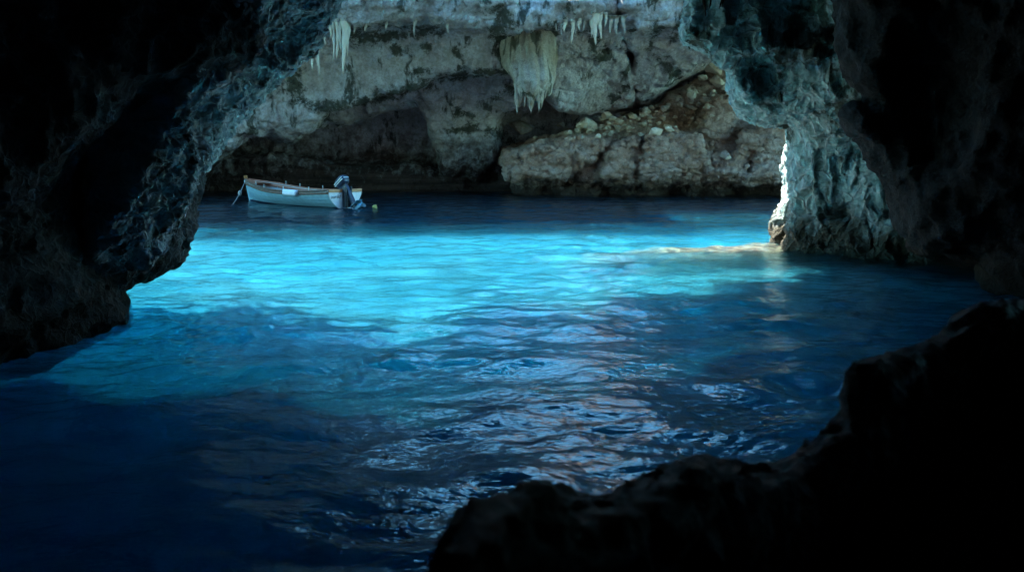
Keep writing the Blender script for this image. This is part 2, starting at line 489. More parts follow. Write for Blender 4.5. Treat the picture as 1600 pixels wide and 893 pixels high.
# the top of the cliff, above the picture: lower in the middle so that the sun reaches the lip
f = Field((-26, 34, 8.9), (20, 53, 19.5), 0.3)
x, y, z, px, py = f.x, f.y, f.z, f.px, f.py
sky_z = np.interp(x, [-24, -6.5, -4, -1.5, 1, 2.5, 7, 19], [18.5, 17.5, 17.2, 15.6, 15.6, 16.8, 17.2, 17.5]) + 0.4 * np.sin(x * 1.3) + 0.3 * np.sin(x * 2.9 + 1)
sd = smax(36.2 + np.maximum(0, z - 8.0) * np.interp(x, [-4.0, -1.0, 4.2, 5.5], [0.0, 0.9, 0.9, 0.0]) - y, z - sky_z, 0.8)
sd = f.roughen(sd, 0.9, 3.2, 4, 2.0, 0.8)
cliff_top = rock_body('cliff_top', f, sd, M_top, [lambda X, Y, Z: 0.2 * fbm(X / 0.9, Y / 0.9, Z / 1.3, 3, 0.55, ridged=True)])
tag(cliff_top, 'sunlit upper ledges of the pale far cliff', 'cliff', kind='structure')

# the cliff runs on to the left, out of the picture
f = Field((-62, 33, -2), (-20.5, 56, 19), 0.5)
sd = smax(36.0 + np.clip(6 - f.z, 0, 6) * 0.5 - np.clip(-26 - f.x, 0, 40) * 0.25 - f.y, f.z - 17, 1.0)
sd = f.roughen(sd, 1.6, 5.0, 4, 3.0)
headland = rock_body('headland', f, sd, M_top, [])
tag(headland, 'cliff running on to the left behind the dark cave wall', 'cliff', kind='structure')

# ------------------------------------------------------------------ tumbled rock slope at the cliff foot
f = Field((-2.2, 39, -1.2), (16.5, 48, 7.0), 0.1)
x, y, z, px, py = f.x, f.y, f.z, f.px, f.py
ramp_ = 40.6 + np.clip(z - 1.1, 0, 9) * 1.15 + np.clip((1000 - px) / 200, -1, 1) * 0.5
sd = f.solid([(786, 238), (840, 226), (900, 208), (935, 196), (1000, 178), (1062, 142), (1118, 104), (1150, 96), (1300, 90), (1900, 90), (1900, 420), (830, 420), (800, 275), (788, 262)], ramp_, 52, 0.45)
sd = smin(sd, f.solid([(784, 244), (850, 222), (935, 214), (945, 226), (915, 262), (880, 282), (800, 280), (786, 268)], 40.2, 46, 0.4), 0.15)
sd = smin(sd, f.solid([(940, 250), (985, 212), (1050, 205), (1095, 215), (1102, 250), (1060, 280), (960, 292), (930, 280)], 39.9, 46, 0.4), 0.12)
sd = smin(sd, f.solid([(1140, 250), (1170, 200), (1260, 175), (1300, 180), (1300, 300), (1150, 296)], 40.6, 47, 0.4), 0.12)
sd = smin(sd, f.solid([(1095, 190), (1112, 160), (1148, 150), (1160, 176), (1130, 225), (1098, 240)], 41.4, 47, 0.3), 0.12)
# undercut at the waterline
sd = smax(sd, -np.maximum(np.abs(z - 0.15) - 0.42, y - 41.5 - 0.3 * np.sin(x * 1.9) - 0.2 * np.sin(x * 4.3 + 1)), 0.4)
for pts in ([(948, 215), (930, 235), (905, 262), (890, 290)], [(1000, 206), (998, 245), (985, 300)], [(1105, 150), (1100, 210), (1120, 262)], [(1150, 190), (1172, 240), (1180, 300)], [(1040, 214), (1046, 240), (1060, 262)]):
    ys = np.array([p[1] for p in pts], float); xs = np.array([p[0] for p in pts], float)
    gap = np.abs(px - np.interp(py, ys, xs) - 4 * np.sin(z * 4.2 + px * 0.01) - 2 * np.sin(z * 10.3)) * y / F - 0.05
    gap = np.maximum(gap, np.maximum(ys[0] - py, py - ys[-1]) * y / F)
    sd = np.maximum(sd, -np.maximum(gap, y - 43))
sd = f.roughen(sd, 0.42, 1.5, 4, 1.4)
slope = rock_body('rock_slope', f, sd, M_slope, [lambda X, Y, Z: 0.2 * fbm(X / 1.1, Y / 1.1, Z / 0.8, 4, 0.5, ridged=True) - 0.1, blocks(1.3, 1.1, 0.5, 0.22, 0.10), blocks(0.45, 0.4, 0.22, 0.14, 0.06),
    lambda X, Y, Z: 0.08 * fbm(X / 0.4, Y / 0.4, Z / 0.3, 4, 0.65, ridged=True)], 1)
tag(slope, 'brown and cream slope of broken rock at the foot of the far cliff', 'rock slope', kind='structure')

# ------------------------------------------------------------------ near cave wall, left
f = Field((-11, 6.5, -1.5), (-0.8, 17, 6.5), 0.075)
x, y, z, px, py = f.x, f.y, f.z, f.px, f.py
base = 9.8 + np.clip(px, -900, 420) / 200 * 2.1
L1 = f.solid([(-1300, -900), (412, -900), (402, 10), (397, 80), (374, 104), (325, 122), (255, 148), (190, 186), (130, 236), (80, 290), (30, 330), (-1300, 420)], base * 0 + 9.0 + np.clip(px, -900, 420) / 420 * 2.4, 17, 0.7)
L2 = f.solid([(-1300, -300), (290, -300), (302, 140), (322, 232), (308, 300), (296, 352), (272, 402), (236, 430), (196, 446), (180, 446), (100, 500), (-1300, 600)], base + 0.6, 17, 0.6)
L3 = f.solid([(-1300, 100), (20, 180), (70, 240), (112, 320), (142, 400), (184, 462), (206, 488), (205, 512), (150, 538), (40, 580), (-1300, 800)], base - 0.2, 17, 0.7)
sd = smin(smin(L1, L2, 0.35), L3, 0.35)
sd = f.roughen(sd, 0.3, 1.6, 3, 1.4) + 0.1
sd = smax(sd, -0.45 - z, 0.2)
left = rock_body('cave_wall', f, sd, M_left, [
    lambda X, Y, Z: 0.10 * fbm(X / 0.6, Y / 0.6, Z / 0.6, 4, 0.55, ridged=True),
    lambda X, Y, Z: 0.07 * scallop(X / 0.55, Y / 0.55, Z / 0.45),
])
tag(left, 'dark overhanging cave wall that frames the pool beside the boat', 'cave wall', kind='structure')

# lit limb of the arch behind it
f = Field((-9, 11.2, -2.0), (0.5, 17.5, 8.0), 0.06)
x, y, z, px, py = f.x, f.y, f.z, f.px, f.py
sd = f.solid([(230, -900), (600, -900), (560, -200), (531, 0), (512, 40), (485, 84), (442, 118), (416, 150), (394, 172), (366, 198), (345, 218), (328, 245), (310, 275), (292, 320), (262, 375), (215, 410), (150, 425), (110, 440), (150, 200)],
             11.9 + np.clip((px - (430 - 0.55 * py)) / 160, -0.6, 1.4) * 2.0, 16.2, 0.45)
for (u, v, rx, rz) in ((470, 55, 0.26, 0.36), (395, 140, 0.2, 0.3), (375, 178, 0.2, 0.22), (340, 205, 0.22, 0.3), (440, 70, 0.22, 0.2)):
    sd = smax(sd, -f.ball(P(u, v, 12.8), (rx, 0.6, rz)), 0.12)
sd = f.roughen(sd, 0.28, 1.2, 3, 1.2)
sd = smax(sd + 0.12, -0.2 - z, 0.1)
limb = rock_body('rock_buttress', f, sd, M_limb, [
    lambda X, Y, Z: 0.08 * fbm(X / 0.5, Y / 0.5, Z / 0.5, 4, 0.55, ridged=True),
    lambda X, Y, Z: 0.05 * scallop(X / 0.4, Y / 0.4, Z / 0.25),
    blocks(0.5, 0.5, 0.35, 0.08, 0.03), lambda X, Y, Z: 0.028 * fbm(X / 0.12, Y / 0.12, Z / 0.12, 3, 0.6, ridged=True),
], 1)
tag(limb, 'blue lit limb of rock slanting down beside the dark wall behind the boat', 'rock buttress')

# ------------------------------------------------------------------ right pillar
f = Field((3.0, 15.6, -1.5), (12.8, 25.6, 7.6), 0.08)
x, y, z, px, py = f.x, f.y, f.z, f.px, f.py
front = 20.5 - np.clip(px - 1230, 0, 400) * 0.008 - np.clip((240 - py) / 120, 0, 1.2) * 1.5 - np.clip((py - 330) / 60, 0, 1) * 0.4
sd = f.solid([(1082, -900), (1090, -300), (1082, 0), (1073, 58), (1110, 80), (1140, 110), (1145, 148), (1160, 172), (1200, 188), (1240, 196), (1243, 230), (1240, 300), (1234, 340), (1230, 380), (1232, 420), (1240, 700), (1900, 700), (1900, -900)], front, 23, 0.55)
# sunlit flank behind the front face
sd = smin(sd, f.solid([(1242, 190), (1237, 215), (1232, 262), (1228, 300), (1212, 342), (1213, 354), (1221, 376), (1222, 430), (1215, 700), (1500, 700), (1500, 190)], 21.6, 25.5, 0.35), 0.1)
# hollows
for (u, v, Y, r) in ((1216, 122, 18.5, (1.1, 1.0, 0.72)), (1262, 50, 18.3, (0.9, 0.9, 0.46)), (1300, 100, 18.4, (0.3, 0.5, 0.35)), (1255, 232, 20.1, (0.16, 0.3, 0.3)), (1300, 330, 19.6, (0.7, 0.5, 0.3)), (1245, 10, 18.3, (0.5, 0.6, 0.3))):
    sd = smax(sd, -f.ball(P(u, v, Y), r), 0.12)
sd = f.roughen(sd, 0.30, 1.5, 3, 1.2)
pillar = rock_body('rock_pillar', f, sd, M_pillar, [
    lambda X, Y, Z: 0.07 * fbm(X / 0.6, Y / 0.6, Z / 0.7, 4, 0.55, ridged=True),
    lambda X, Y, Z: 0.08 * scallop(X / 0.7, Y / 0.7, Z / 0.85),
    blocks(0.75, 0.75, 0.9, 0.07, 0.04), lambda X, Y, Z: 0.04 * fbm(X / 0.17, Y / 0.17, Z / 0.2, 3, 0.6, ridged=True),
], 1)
tag(pillar, 'teal lit rock pillar with a white sunlit edge standing in the pool', 'rock pillar')

# near right wall
f = Field((4.2, 8.5, -1.8), (14.5, 19.5, 7.5), 0.09)
x, y, z, px, py = f.x, f.y, f.z, f.px, f.py
bw = 15.5 - np.clip(px - 1320, -100, 600) * 0.006
sd = f.solid([(1300, -900), (1312, 0), (1316, 60), (1326, 100), (1368, 165), (1330, 178), (1375, 240), (1405, 300), (1412, 350), (1440, 385), (1530, 402), (1536, 440), (1570, 465), (1600, 470), (1620, 560), (1700, 700), (2600, 900), (2600, -900)], bw, 21, 0.7)
sd = f.roughen(sd, 0.4, 1.6, 3, 1.4)
for (u, v, Y, r) in ((1440, 170, 14.6, (0.9, 0.9, 1.4)), (1500, 60, 14, (0.7, 0.7, 0.5))):
    sd = smax(sd, -f.ball(P(u, v, Y), r), 0.2)
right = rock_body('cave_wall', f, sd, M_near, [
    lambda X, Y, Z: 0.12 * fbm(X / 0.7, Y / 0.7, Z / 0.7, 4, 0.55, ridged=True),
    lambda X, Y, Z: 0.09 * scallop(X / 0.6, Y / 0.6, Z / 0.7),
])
tag(right, 'near black cave wall beside the teal lit rock pillar', 'cave wall', kind='structure')

# ------------------------------------------------------------------ cave roof and the closed cave behind the viewer
f = Field((-28, -14, -3), (28, 32, 17), 0.32)
x, y, z = f.x, f.y, f.z
lip = np.interp(x + 1.5, [-28, -10.5, -7.8, -6.3, -4, -2.3, 2.3, 3.0, 4.0, 8, 28], [25, 20.4, 19.2, 19.4, 20.4, 22.3, 24.2, 22, 17, 20, 22]) + 1.5
lip = lip + 0.6 * np.sin(x * 1.1 + 1) + 0.45 * np.sin(x * 2.7) + 0.25 * np.sin(x * 6.1 + 2)
under = 4.3 + 0.165 * np.maximum(y, 0) + 0.05 * np.abs(x)
t_ = np.clip((y - 13) / 6, 0, 1); under = under + 2.2 * t_ * t_ * (3 - 2 * t_)
slab = smax(under - z, y - lip, 0.6)
hall = np.sqrt((x / 13.5) ** 2 + ((y - 4) / 15.0) ** 2)
shell = np.maximum((1 - hall) * 12, (y - np.interp(x, [-28, -5, 5, 28], [13, 7, 7, 15])))
sd = smin(slab, shell, 0.8)
sd = f.roughen(sd, 0.9, 2.6, 4, 2.0)
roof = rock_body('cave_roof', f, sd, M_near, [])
tag(roof, 'unlit cave roof arching over the pool', 'cave roof', kind='structure')

# ------------------------------------------------------------------ foreground ledge
f = Field((-1.4, 0.25, -1.6), (6.5, 6.5, 2.6), 0.035)
x, y, z, px, py = f.x, f.y, f.z, f.px, f.py
ysil = np.interp(px, [680, 820, 1100, 1320, 1500, 1600, 2200], [1.5, 2.0, 2.7, 3.6, 4.4, 4.8, 5.2])
sd = f.solid([(672, 1000), (690, 893), (704, 835), (728, 802), (780, 782), (815, 752), (850, 757), (900, 775), (945, 778), (990, 760), (1040, 736), (1085, 712), (1130, 726), (1200, 735), (1250, 715), (1298, 672), (1320, 640), (1325, 600), (1342, 572), (1400, 550), (1470, 528), (1502, 490), (1540, 476), (1600, 472), (2600, 430), (2600, 1790), (640, 1790)], ysil * 0.62, 7.0, 0.12)
sd = np.maximum(sd, (y - ysil) * 0.7)
sd = f.roughen(sd, 0.045, 0.4, 3, 0.5) + 0.02
ledge = rock_body('rock_ledge', f, sd, M_ledge, [
    lambda X, Y, Z: 0.022 * fbm(X / 0.16, Y / 0.16, Z / 0.16, 4, 0.6, ridged=True),
    lambda X, Y, Z: 0.025 * scallop(X / 0.14, Y / 0.14, Z / 0.14)])
tag(ledge, 'black out of focus rock ledge closest to the viewer above the water', 'rock ledge')

# ------------------------------------------------------------------ sea bed
gx = np.linspace(-30, 30, 301); gy = np.linspace(-10, 54, 321)
X, Y = np.meshgrid(gx, gy, indexing='ij')
def sstep(a, b, v):
    t = np.clip((v - a) / (b - a), 0, 1); return t * t * (3 - 2 * t)
far = 25.4 + 0.12 * X + 1.2 * perlin(X * 0.25, Y * 0.25, X * 0)
Zb = -2.2 - 0.5 * perlin(X * 0.3, Y * 0.3, X * 0 + 4) + 1.1 * sstep(0.3, 2.5, Y - far)
Zb += -1.6 * sstep(11, 6, Y)
# shallow shelf off the pillar foot
dsh = np.sqrt(((X - 5.0) / 4.3) ** 2 + ((Y - 20.6 - 0.1 * X) / 1.35) ** 2) + 0.55 * fbm(X * 0.7, Y * 1.1, X * 0 + 9, 4)
Zsh = -0.10 - 0.16 * np.maximum(0, 5.2 - X) - 0.25 * np.abs(fbm(X * 1.1, Y * 1.5, X * 0 + 3, 4))
Zb = Zb + (Zsh - Zb) * sstep(1.2, 0.35, dsh)
dsh2 = np.sqrt(((X - 7.0) / 5.0) ** 2 + ((Y - 17.0) / 2.8) ** 2) + 0.6 * fbm(X * 0.5, Y * 0.6, X * 0 + 2, 4)
Zb = np.maximum(Zb, Zb + (-1.7 - Zb) * sstep(1.35, 0.0, dsh2))
Zb += 0.12 * fbm(X * 0.9, Y * 0.9, X * 0 + 1.5, 4)
idx = np.arange(X.size).reshape(X.shape)
faces = np.stack([idx[:-1, :-1], idx[1:, :-1], idx[1:, 1:], idx[:-1, 1:]], -1).reshape(-1, 4)
me = mesh_from('sea_bed', np.stack([X, Y, Zb], -1).reshape(-1, 3), faces)
me.attributes.new('far_shade', 'FLOAT', 'POINT').data.foreach_set('value', sstep(-0.3, 1.4, Y - far + 0.8 * fbm(X * 0.6, Y * 0.9, X * 0 + 7, 4)).astype(np.float32).ravel())
bed = bpy.data.objects.new('sea_bed', me); C.objects.link(bed)
m = bpy.data.materials.new('sea_bed_sand'); m.use_nodes = True
nt = m.node_tree; bs = nt.nodes['Principled BSDF']
tc = N(nt, 'TexCoord').outputs['Object']
n1 = noise(nt, tc, 1.1, 6, 0.68, 0.6); n2 = noise(nt, tc, 4.0, 6, 0.7)
sx = N(nt, 'SeparateXYZ'); nt.links.new(tc, sx.inputs[0])
col = mixc(nt, ramp(nt, n1, [(0.47, 0.0), (0.60, 0.9)]), (0.46, 0.49, 0.47), (0.05, 0.07, 0.065))
col = mixc(nt, ramp(nt, n2, [(0.4, 0.0), (0.65, 0.5)]), col, (0.34, 0.32, 0.24))
shz = N(nt, 'MapRange'); shz.inputs[1].default_value = -0.9; shz.inputs[2].default_value = -0.4
nt.links.new(sx.outputs[2], shz.inputs[0])
reef = mixc(nt, ramp(nt, n2, [(0.42, 0.0), (0.56, 1.0)]), (0.52, 0.45, 0.30), (0.13, 0.09, 0.06))
col = mixc(nt, shz.outputs[0], col, reef)
md_ = N(nt, 'Attribute'); md_.attribute_name = 'far_shade'
col = mixc(nt, md_.outputs['Fac'], col, (0.012, 0.020, 0.018))  # far bed coloured nearly black in place of the cliff's shade
nt.links.new(col, bs.inputs['Base Color']); bs.inputs['Roughness'].default_value = 0.95; bs.inputs['Specular IOR Level'].default_value = 0.0
bp = N(nt, 'Bump'); bp.inputs['Distance'].default_value = 0.12; nt.links.new(n2, bp.inputs['Height']); nt.links.new(bp.outputs[0], bs.inputs['Normal'])
me.materials.append(m)
tag(bed, kind='structure')

# ------------------------------------------------------------------ water
rs = np.random.RandomState(5)
def waves(X, Y):
    h = 0
    warp = [perlin(X * 0.25 + 7 * i, Y * 0.25, X * 0) for i in range(4)]
    for i in range(70):
        lam = 0.28 * (2.2 / 0.28) ** rs.rand()
        a = rs.normal(0, 0.7) + math.pi / 2 + 0.15
        k = 2 * math.pi / lam
        ph = rs.rand() * 6.28
        amp = 0.0025 * (lam / 0.5) ** 0.75
        h = h + amp * np.sin(k * (math.cos(a) * X + math.sin(a) * Y) + ph + 0.8 * warp[i % 4])
    mod = 0.75 + 0.5 * perlin(X * 0.3, Y * 0.3, X * 0 + 8)
    h = h * np.clip(mod, 0.25, 1.5)
    for cx, cy, lam, amp, ext in ((-5.4, 12.2, 0.24, 0.012, 2.2), (2.6, 6.4, 0.16, 0.010, 1.5), (-4.6, 10.6, 0.32, 0.010, 2.4)):
        r = np.sqrt((X - cx) ** 2 + (Y - cy) ** 2)
        h = h + amp * np.sin(2 * math.pi * r / lam + 1.5 * perlin(X, Y, X * 0)) * np.exp(-(r / ext) ** 2)
    return h
# rows get wider with distance from the viewer
rows = [2.0]
while rows[-1] < 46: rows.append(rows[-1] + max(0.022, rows[-1] * 0.0042))
yy = np.array([-9, -4, 0, 1] + rows + [50, 54, 58])
xx = np.concatenate([[-40, -30], np.linspace(-22, 17, 700), [26, 40]])
X, Y = np.meshgrid(xx, yy, indexing='ij')
Z = waves(X, Y)
Z[0], Z[-1], Z[:, 0], Z[:, -1] = [0] * 4
idx = np.arange(X.size).reshape(X.shape)
top = np.stack([idx[:-1, :-1], idx[1:, :-1], idx[1:, 1:], idx[:-1, 1:]], -1).reshape(-1, 4)
nv = X.size
ring = np.concatenate([idx[:, 0], idx[-1, 1:], idx[-2::-1, -1], idx[0, -2:0:-1]])
pts = np.stack([X, Y, Z], -1).reshape(-1, 3)
low = pts[ring].copy(); low[:, 2] = -14
me = bpy.data.meshes.new('water')
side = [(int(ring[(i + 1) % len(ring)]), int(ring[i]), nv + i, nv + (i + 1) % len(ring)) for i in range(len(ring))]
bottom = [tuple(range(nv + len(ring) - 1, nv - 1, -1))]
me.from_pydata(np.concatenate([pts, low]).tolist(), [], top.tolist() + side + bottom)
me.polygons.foreach_set('use_smooth', np.array([True] * len(top) + [False] * (len(side) + 1)))
me.update()
water = bpy.data.objects.new('water', me); C.objects.link(water)
m = bpy.data.materials.new('sea_water'); m.use_nodes = True
nt = m.node_tree; nt.nodes.clear()
out = N(nt, 'OutputMaterial')
tc = N(nt, 'TexCoord').outputs['Object']
wv = scaled(nt, tc, (1.0, 1.45, 1.0))
b1 = noise(nt, wv, 3.0, 3, 0.5, 0.8); b2 = noise(nt, wv, 9.0, 2, 0.5, 0.3)
hh = math_(nt, 'ADD', math_(nt, 'MULTIPLY', b1, 0.045), math_(nt, 'MULTIPLY', b2, 0.032))
bp = N(nt, 'Bump'); bp.inputs['Strength'].default_value = 0.4; bp.inputs['Distance'].default_value = 1.0
nt.links.new(hh, bp.inputs['Height'])
gl = N(nt, 'BsdfGlossy'); gl.inputs['Roughness'].default_value = 0.02
rf = N(nt, 'BsdfRefraction'); rf.inputs['Roughness'].default_value = 0.0; rf.inputs['IOR'].default_value = 1.333
tr = N(nt, 'BsdfTransparent')
df = N(nt, 'BsdfDiffuse'); df.inputs['Color'].default_value = (0.01, 0.10, 0.20, 1)
fr = N(nt, 'Fresnel'); fr.inputs['IOR'].default_value = 1.333
for n in (gl, rf, fr, df): nt.links.new(bp.outputs[0], n.inputs['Normal'])
m1 = N(nt, 'MixShader'); m1.inputs[0].default_value = 0.18
nt.links.new(rf.outputs[0], m1.inputs[1]); nt.links.new(tr.outputs[0], m1.inputs[2])
m3 = N(nt, 'MixShader'); m3.inputs[0].default_value = 0.025
nt.links.new(m1.outputs[0], m3.inputs[1]); nt.links.new(df.outputs[0], m3.inputs[2])
m2 = N(nt, 'MixShader')
nt.links.new(fr.outputs[0], m2.inputs[0]); nt.links.new(m3.outputs[0], m2.inputs[1]); nt.links.new(gl.outputs[0], m2.inputs[2])
nt.links.new(m2.outputs[0], out.inputs['Surface'])
va = N(nt, 'VolumeAbsorption'); va.inputs['Color'].default_value = (0.0, 0.80, 0.95, 1); va.inputs['Density'].default_value = 0.5
vs = N(nt, 'VolumeScatter'); vs.inputs['Color'].default_value = (0.08, 0.72, 1.0, 1); vs.inputs["Density"].default_value = 0.08; vs.inputs['Anisotropy'].default_value = 0.25
ad = N(nt, 'AddShader'); nt.links.new(va.outputs[0], ad.inputs[0]); nt.links.new(vs.outputs[0], ad.inputs[1])
nt.links.new(ad.outputs[0], out.inputs['Volume'])
me.materials.append(m)
tag(water, kind='structure')

# ------------------------------------------------------------------ boulders on the slope
bpy.context.view_layer.update()
def drop(px, py, o=slope):
    d = Vector(P(px, py, 10.0) - CAM).normalized()
    ok, loc, no, i = o.ray_cast(Vector(CAM), d)
    return (loc, no) if ok else (None, None)

def boulder_mesh(seed):
    r = random.Random(seed)
    bm = bmesh.new()
    for i in range(13):
        v = Vector((r.gauss(0, 1), r.gauss(0, 1), r.gauss(0, 1))).normalized()
        v *= r.uniform(0.82, 1.08)
        bm.verts.new((v.x * 0.55, v.y * 0.5, v.z * 0.38))
    h = bmesh.ops.convex_hull(bm, input=bm.verts)
    bmesh.ops.delete(bm, geom=[g for g in h['geom_interior'] if isinstance(g, bmesh.types.BMVert)], context='VERTS')
    bmesh.ops.dissolve_limit(bm, angle_limit=0.2, verts=bm.verts, edges=bm.edges)
    bmesh.ops.bevel(bm, geom=list(bm.edges), offset=0.035, segments=2, affect='EDGES', profile=0.6)
    bmesh.ops.triangulate(bm, faces=bm.faces)
    bmesh.ops.subdivide_edges(bm, edges=bm.edges, cuts=2, use_grid_fill=True)
    me = bpy.data.meshes.new('boulder'); bm.normal_update(); bm.to_mesh(me); bm.free()
    co = get_co(me); no = get_no(me)
    co = co + no * (0.035 * fbm(co[:, 0] * 4 + seed, co[:, 1] * 4, co[:, 2] * 4, 3))[:, None]
    me.vertices.foreach_set('co', co.astype(np.float32).ravel()); me.update()
    me.materials.append(M_boulder)
    return me
BM = [boulder_mesh(i + 3) for i in range(9)]
BIG = [
    (918, 204, 34, 'big white boulder on the lower left shoulder of the brown slope'),
    (1079, 152, 21, 'square cream boulder standing alone high on the brown slope'),
    (1113, 116, 32, 'tan block at the very top of the brown slope against the pillar'),
    (1098, 126, 19, 'upright tan slab at the top of the slope beside the tan block'),
    (1122, 136, 28, 'flat pale slab just below the tan block at the slope top'),
    (1023, 211, 26, 'pale boulder on the brink of the slope above the cracked bench'),
    (966, 205, 20, 'flat cream boulder on the brink left of the cracked bench'),
    (948, 186, 22, 'rounded tan boulder behind the big white boulder'),
    (1045, 206, 17, 'small upright cream boulder right of the pale brink boulder'),
    (1136, 248, 22, 'cream block wedged low beside the pillar above the water'),
    (1063, 167, 15, 'narrow upright stone left of the square cream boulder'),
    (1002, 198, 14, 'tan stone above the pale stone at the slope crack'),
    (1002, 213, 12, 'pale stone right on the slope crack'),
    (814, 207, 42, 'dark red brown boulder sitting in the mouth of the black hole'),
    (1036, 186, 13, 'lone cream stone halfway up the bare brown scree'),
]
def put(px, py, w, label, group, i):
    loc, no = drop(px, py)
    if loc is None or abs(loc.y) < 30:
        loc, no = drop(px, py, cliff)
        if loc is None: return
    o = bpy.data.objects.new('boulder', BM[i % len(BM)])
    C.objects.link(o)
    r = random.Random(int(px * 13 + py))
    k = w / F * loc.y
    o.location = loc + Vector((0, 0.05, 0.22 * k))
    o.scale = (k * r.uniform(0.9, 1.05), k * r.uniform(0.8, 1.1), k * r.uniform(0.8, 1.25))
    o.rotation_euler = (r.uniform(-0.5, 0.5), r.uniform(-0.4, 0.4), r.uniform(0, 6.28))
    tag(o, label, 'boulder' if w >= 12 else 'stone', group)
for i, (a, b, w, l) in enumerate(BIG):
    put(a, b, w, l, 'boulders on the brown slope', i)
SMALL = [(1043, 171, 10), (1007, 174, 11), (1019, 171, 9), (1029, 167, 8), (898, 186, 11), (973, 179, 10), (837, 217, 8), (878, 198, 12), (886, 211, 11)]
r = random.Random(4)
while len(SMALL) < 130:
    u = r.uniform(880, 1140)
    top_ = np.interp(u, [880, 940, 1000, 1060, 1118, 1140], [196, 186, 176, 150, 116, 122]); low_ = np.interp(u, [880, 940, 1000, 1060, 1118, 1140], [222, 216, 206, 206, 185, 185])
    SMALL.append((u, r.uniform(top_, low_), r.choice([4, 5, 5, 6, 7, 8, 10, 12])))
for i, (a, b, w) in enumerate(SMALL):
    put(a, b, w * 1.3, 'small loose stone scattered among the bigger boulders on the brown scree', 'loose stones on the scree', i + 4)

# ------------------------------------------------------------------ stalactites
def stalactite(px, ytop, ytip, w, Y, label, group, mat=None, lean=0.0, seed=0):
    a, b = P(px, ytop, Y), P(px + lean, ytip, Y)
    H = a[2] - b[2]; R = 0.85 * w / F * Y / 2
    n, k = 22, 14
    t = np.repeat(np.linspace(0, 1, n), k); th = np.tile(np.linspace(0, 2 * np.pi, k, endpoint=False), n)
    rad = R * (1 - t) ** 0.75 * (1 + 0.35 * np.exp(-((t - 0.0) / 0.12) ** 2)) + 0.006
    rad = rad * (1 + 0.30 * np.sin(th * 3 + seed + 2 * t) * (1 - t) + 0.16 * np.sin(th * 7 + seed * 2.3) + 0.16 * np.sin(t * 19 + seed))
    x = rad * np.cos(th) + (b[0] - a[0]) * t + 0.03 * np.sin(t * 5 + seed); y = rad * np.sin(th) * 0.8; z = 0.12 - (H + 0.12) * t
    pts = np.stack([x, y, z], 1)
    fs = [(i * k + j, i * k + (j + 1) % k, (i + 1) * k + (j + 1) % k, (i + 1) * k + j) for i in range(n - 1) for j in range(k)]
    me = bpy.data.meshes.new('stalactite')
    me.from_pydata(pts.tolist(), [], [q[::-1] for q in fs] + [tuple(range(k)), tuple(range((n - 1) * k, n * k))[::-1]])
    me.polygons.foreach_set('use_smooth', [True] * len(me.polygons)); me.update()
    me.materials.append(mat or M_stal)
    o = bpy.data.objects.new('stalactite', me); C.objects.link(o); o.location = a
    return tag(o, label, 'stalactite', group)
GA = 'stalactites at the left end of the cliff lip'
fr_ = 'thin pale stalactite in the fringe at the left end of the cliff lip'
for i, (px_, t_, b_, w_, ln, l) in enumerate([
    (537, 34, 117, 13, 0, 'thickest and longest white stalactite of the fringe at the left end of the cliff lip'),
    (487, 80, 110, 6, 2, fr_), (496, 64, 117, 8, 3, 'long spike at the outer left of the pale fringe, beside the slanting buttress'), (507, 48, 70, 6, 0, fr_), (516, 34, 60, 9, 0, fr_),
    (521, 36, 96, 10, 1, fr_), (527, 36, 95, 8, 0, fr_), (544, 34, 90, 7, 0, fr_), (502, 56, 80, 6, 1, fr_), (532, 34, 80, 9, 0, fr_)]):
    stalactite(px_, t_, b_, w_, 36.5 + 0.05 * (i % 3), l, GA, lean=ln, seed=i)
GB = 'stalactite tips under the flowstone curtain'
for i, (px_, t_, b_, w_, l) in enumerate([
    (808, 112, 177, 16, 'grey green stalactite hanging clear on the left of the flowstone curtain'),
    (829, 120, 177, 20, 'broad ochre stalactite tip at the bottom middle of the flowstone curtain'),
    (841, 118, 175, 14, 'ochre stalactite tip just right of the broad one under the curtain'),
    (851, 100, 156, 14, 'short ochre stalactite at the right edge of the flowstone curtain'),
    (820, 118, 168, 12, 'slim stalactite between the grey green and the broad ochre tips')]):
    stalactite(px_, t_, b_, w_ * 0.8, 38.0, l, GB, M_tip, seed=i + 20)
# columns of the curtain
GC = 'stalactites along the right part of the cliff lip'
sm_ = 'small pale stalactite beside the big white one on the right part of the cliff lip'
for i, (px_, t_, b_, w_, l) in enumerate([
    (930, 22, 71, 13, 'big white stalactite hanging from the lip right of the curtain'), (938, 24, 62, 9, sm_), (924, 24, 58, 9, sm_), (946, 24, 42, 7, sm_),
    (894, 36, 69, 6, 'teal thin stalactite between the curtain and the big white one'), (882, 36, 50, 9, 'stubby pale stalactite next to the flowstone curtain'), (905, 34, 48, 7, sm_)]):
    stalactite(px_, t_, b_, w_, 36.5, l, GC, seed=i + 40)
r = random.Random(9)
for i, px_ in enumerate((553, 571, 604, 648, 700, 868, 876, 899, 912, 954, 963, 975)):
    stalactite(px_, 30, 44 + r.uniform(4, 16), r.uniform(5, 9), 36.55, 'tiny tan stub in the broken row of drips along the edge of the cliff lip', 'tiny drips along the cliff lip', M_tip, seed=i + 80)
GD = 'dark stalactites at the top of the pillar'
for i, (px_, t_, b_, w_) in enumerate([(1100, -12, 26, 6), (1108, -12, 14, 5), (1126, -12, 14, 5), (1131, -12, 12, 4)]):
    stalactite(px_, t_, b_, w_, 17.8, 'short black stalactite at the top of the teal lit rock pillar', GD, M_near, seed=i + 60)

# ------------------------------------------------------------------ the boat
def link(name, me, mat, parent=None, smooth=False):
    o = bpy.data.objects.new(name, me); C.objects.link(o)
    if mat: me.materials.append(mat)
    if parent: o.parent = parent
    if smooth: me.polygons.foreach_set('use_smooth', [True] * len(me.polygons))
    return o

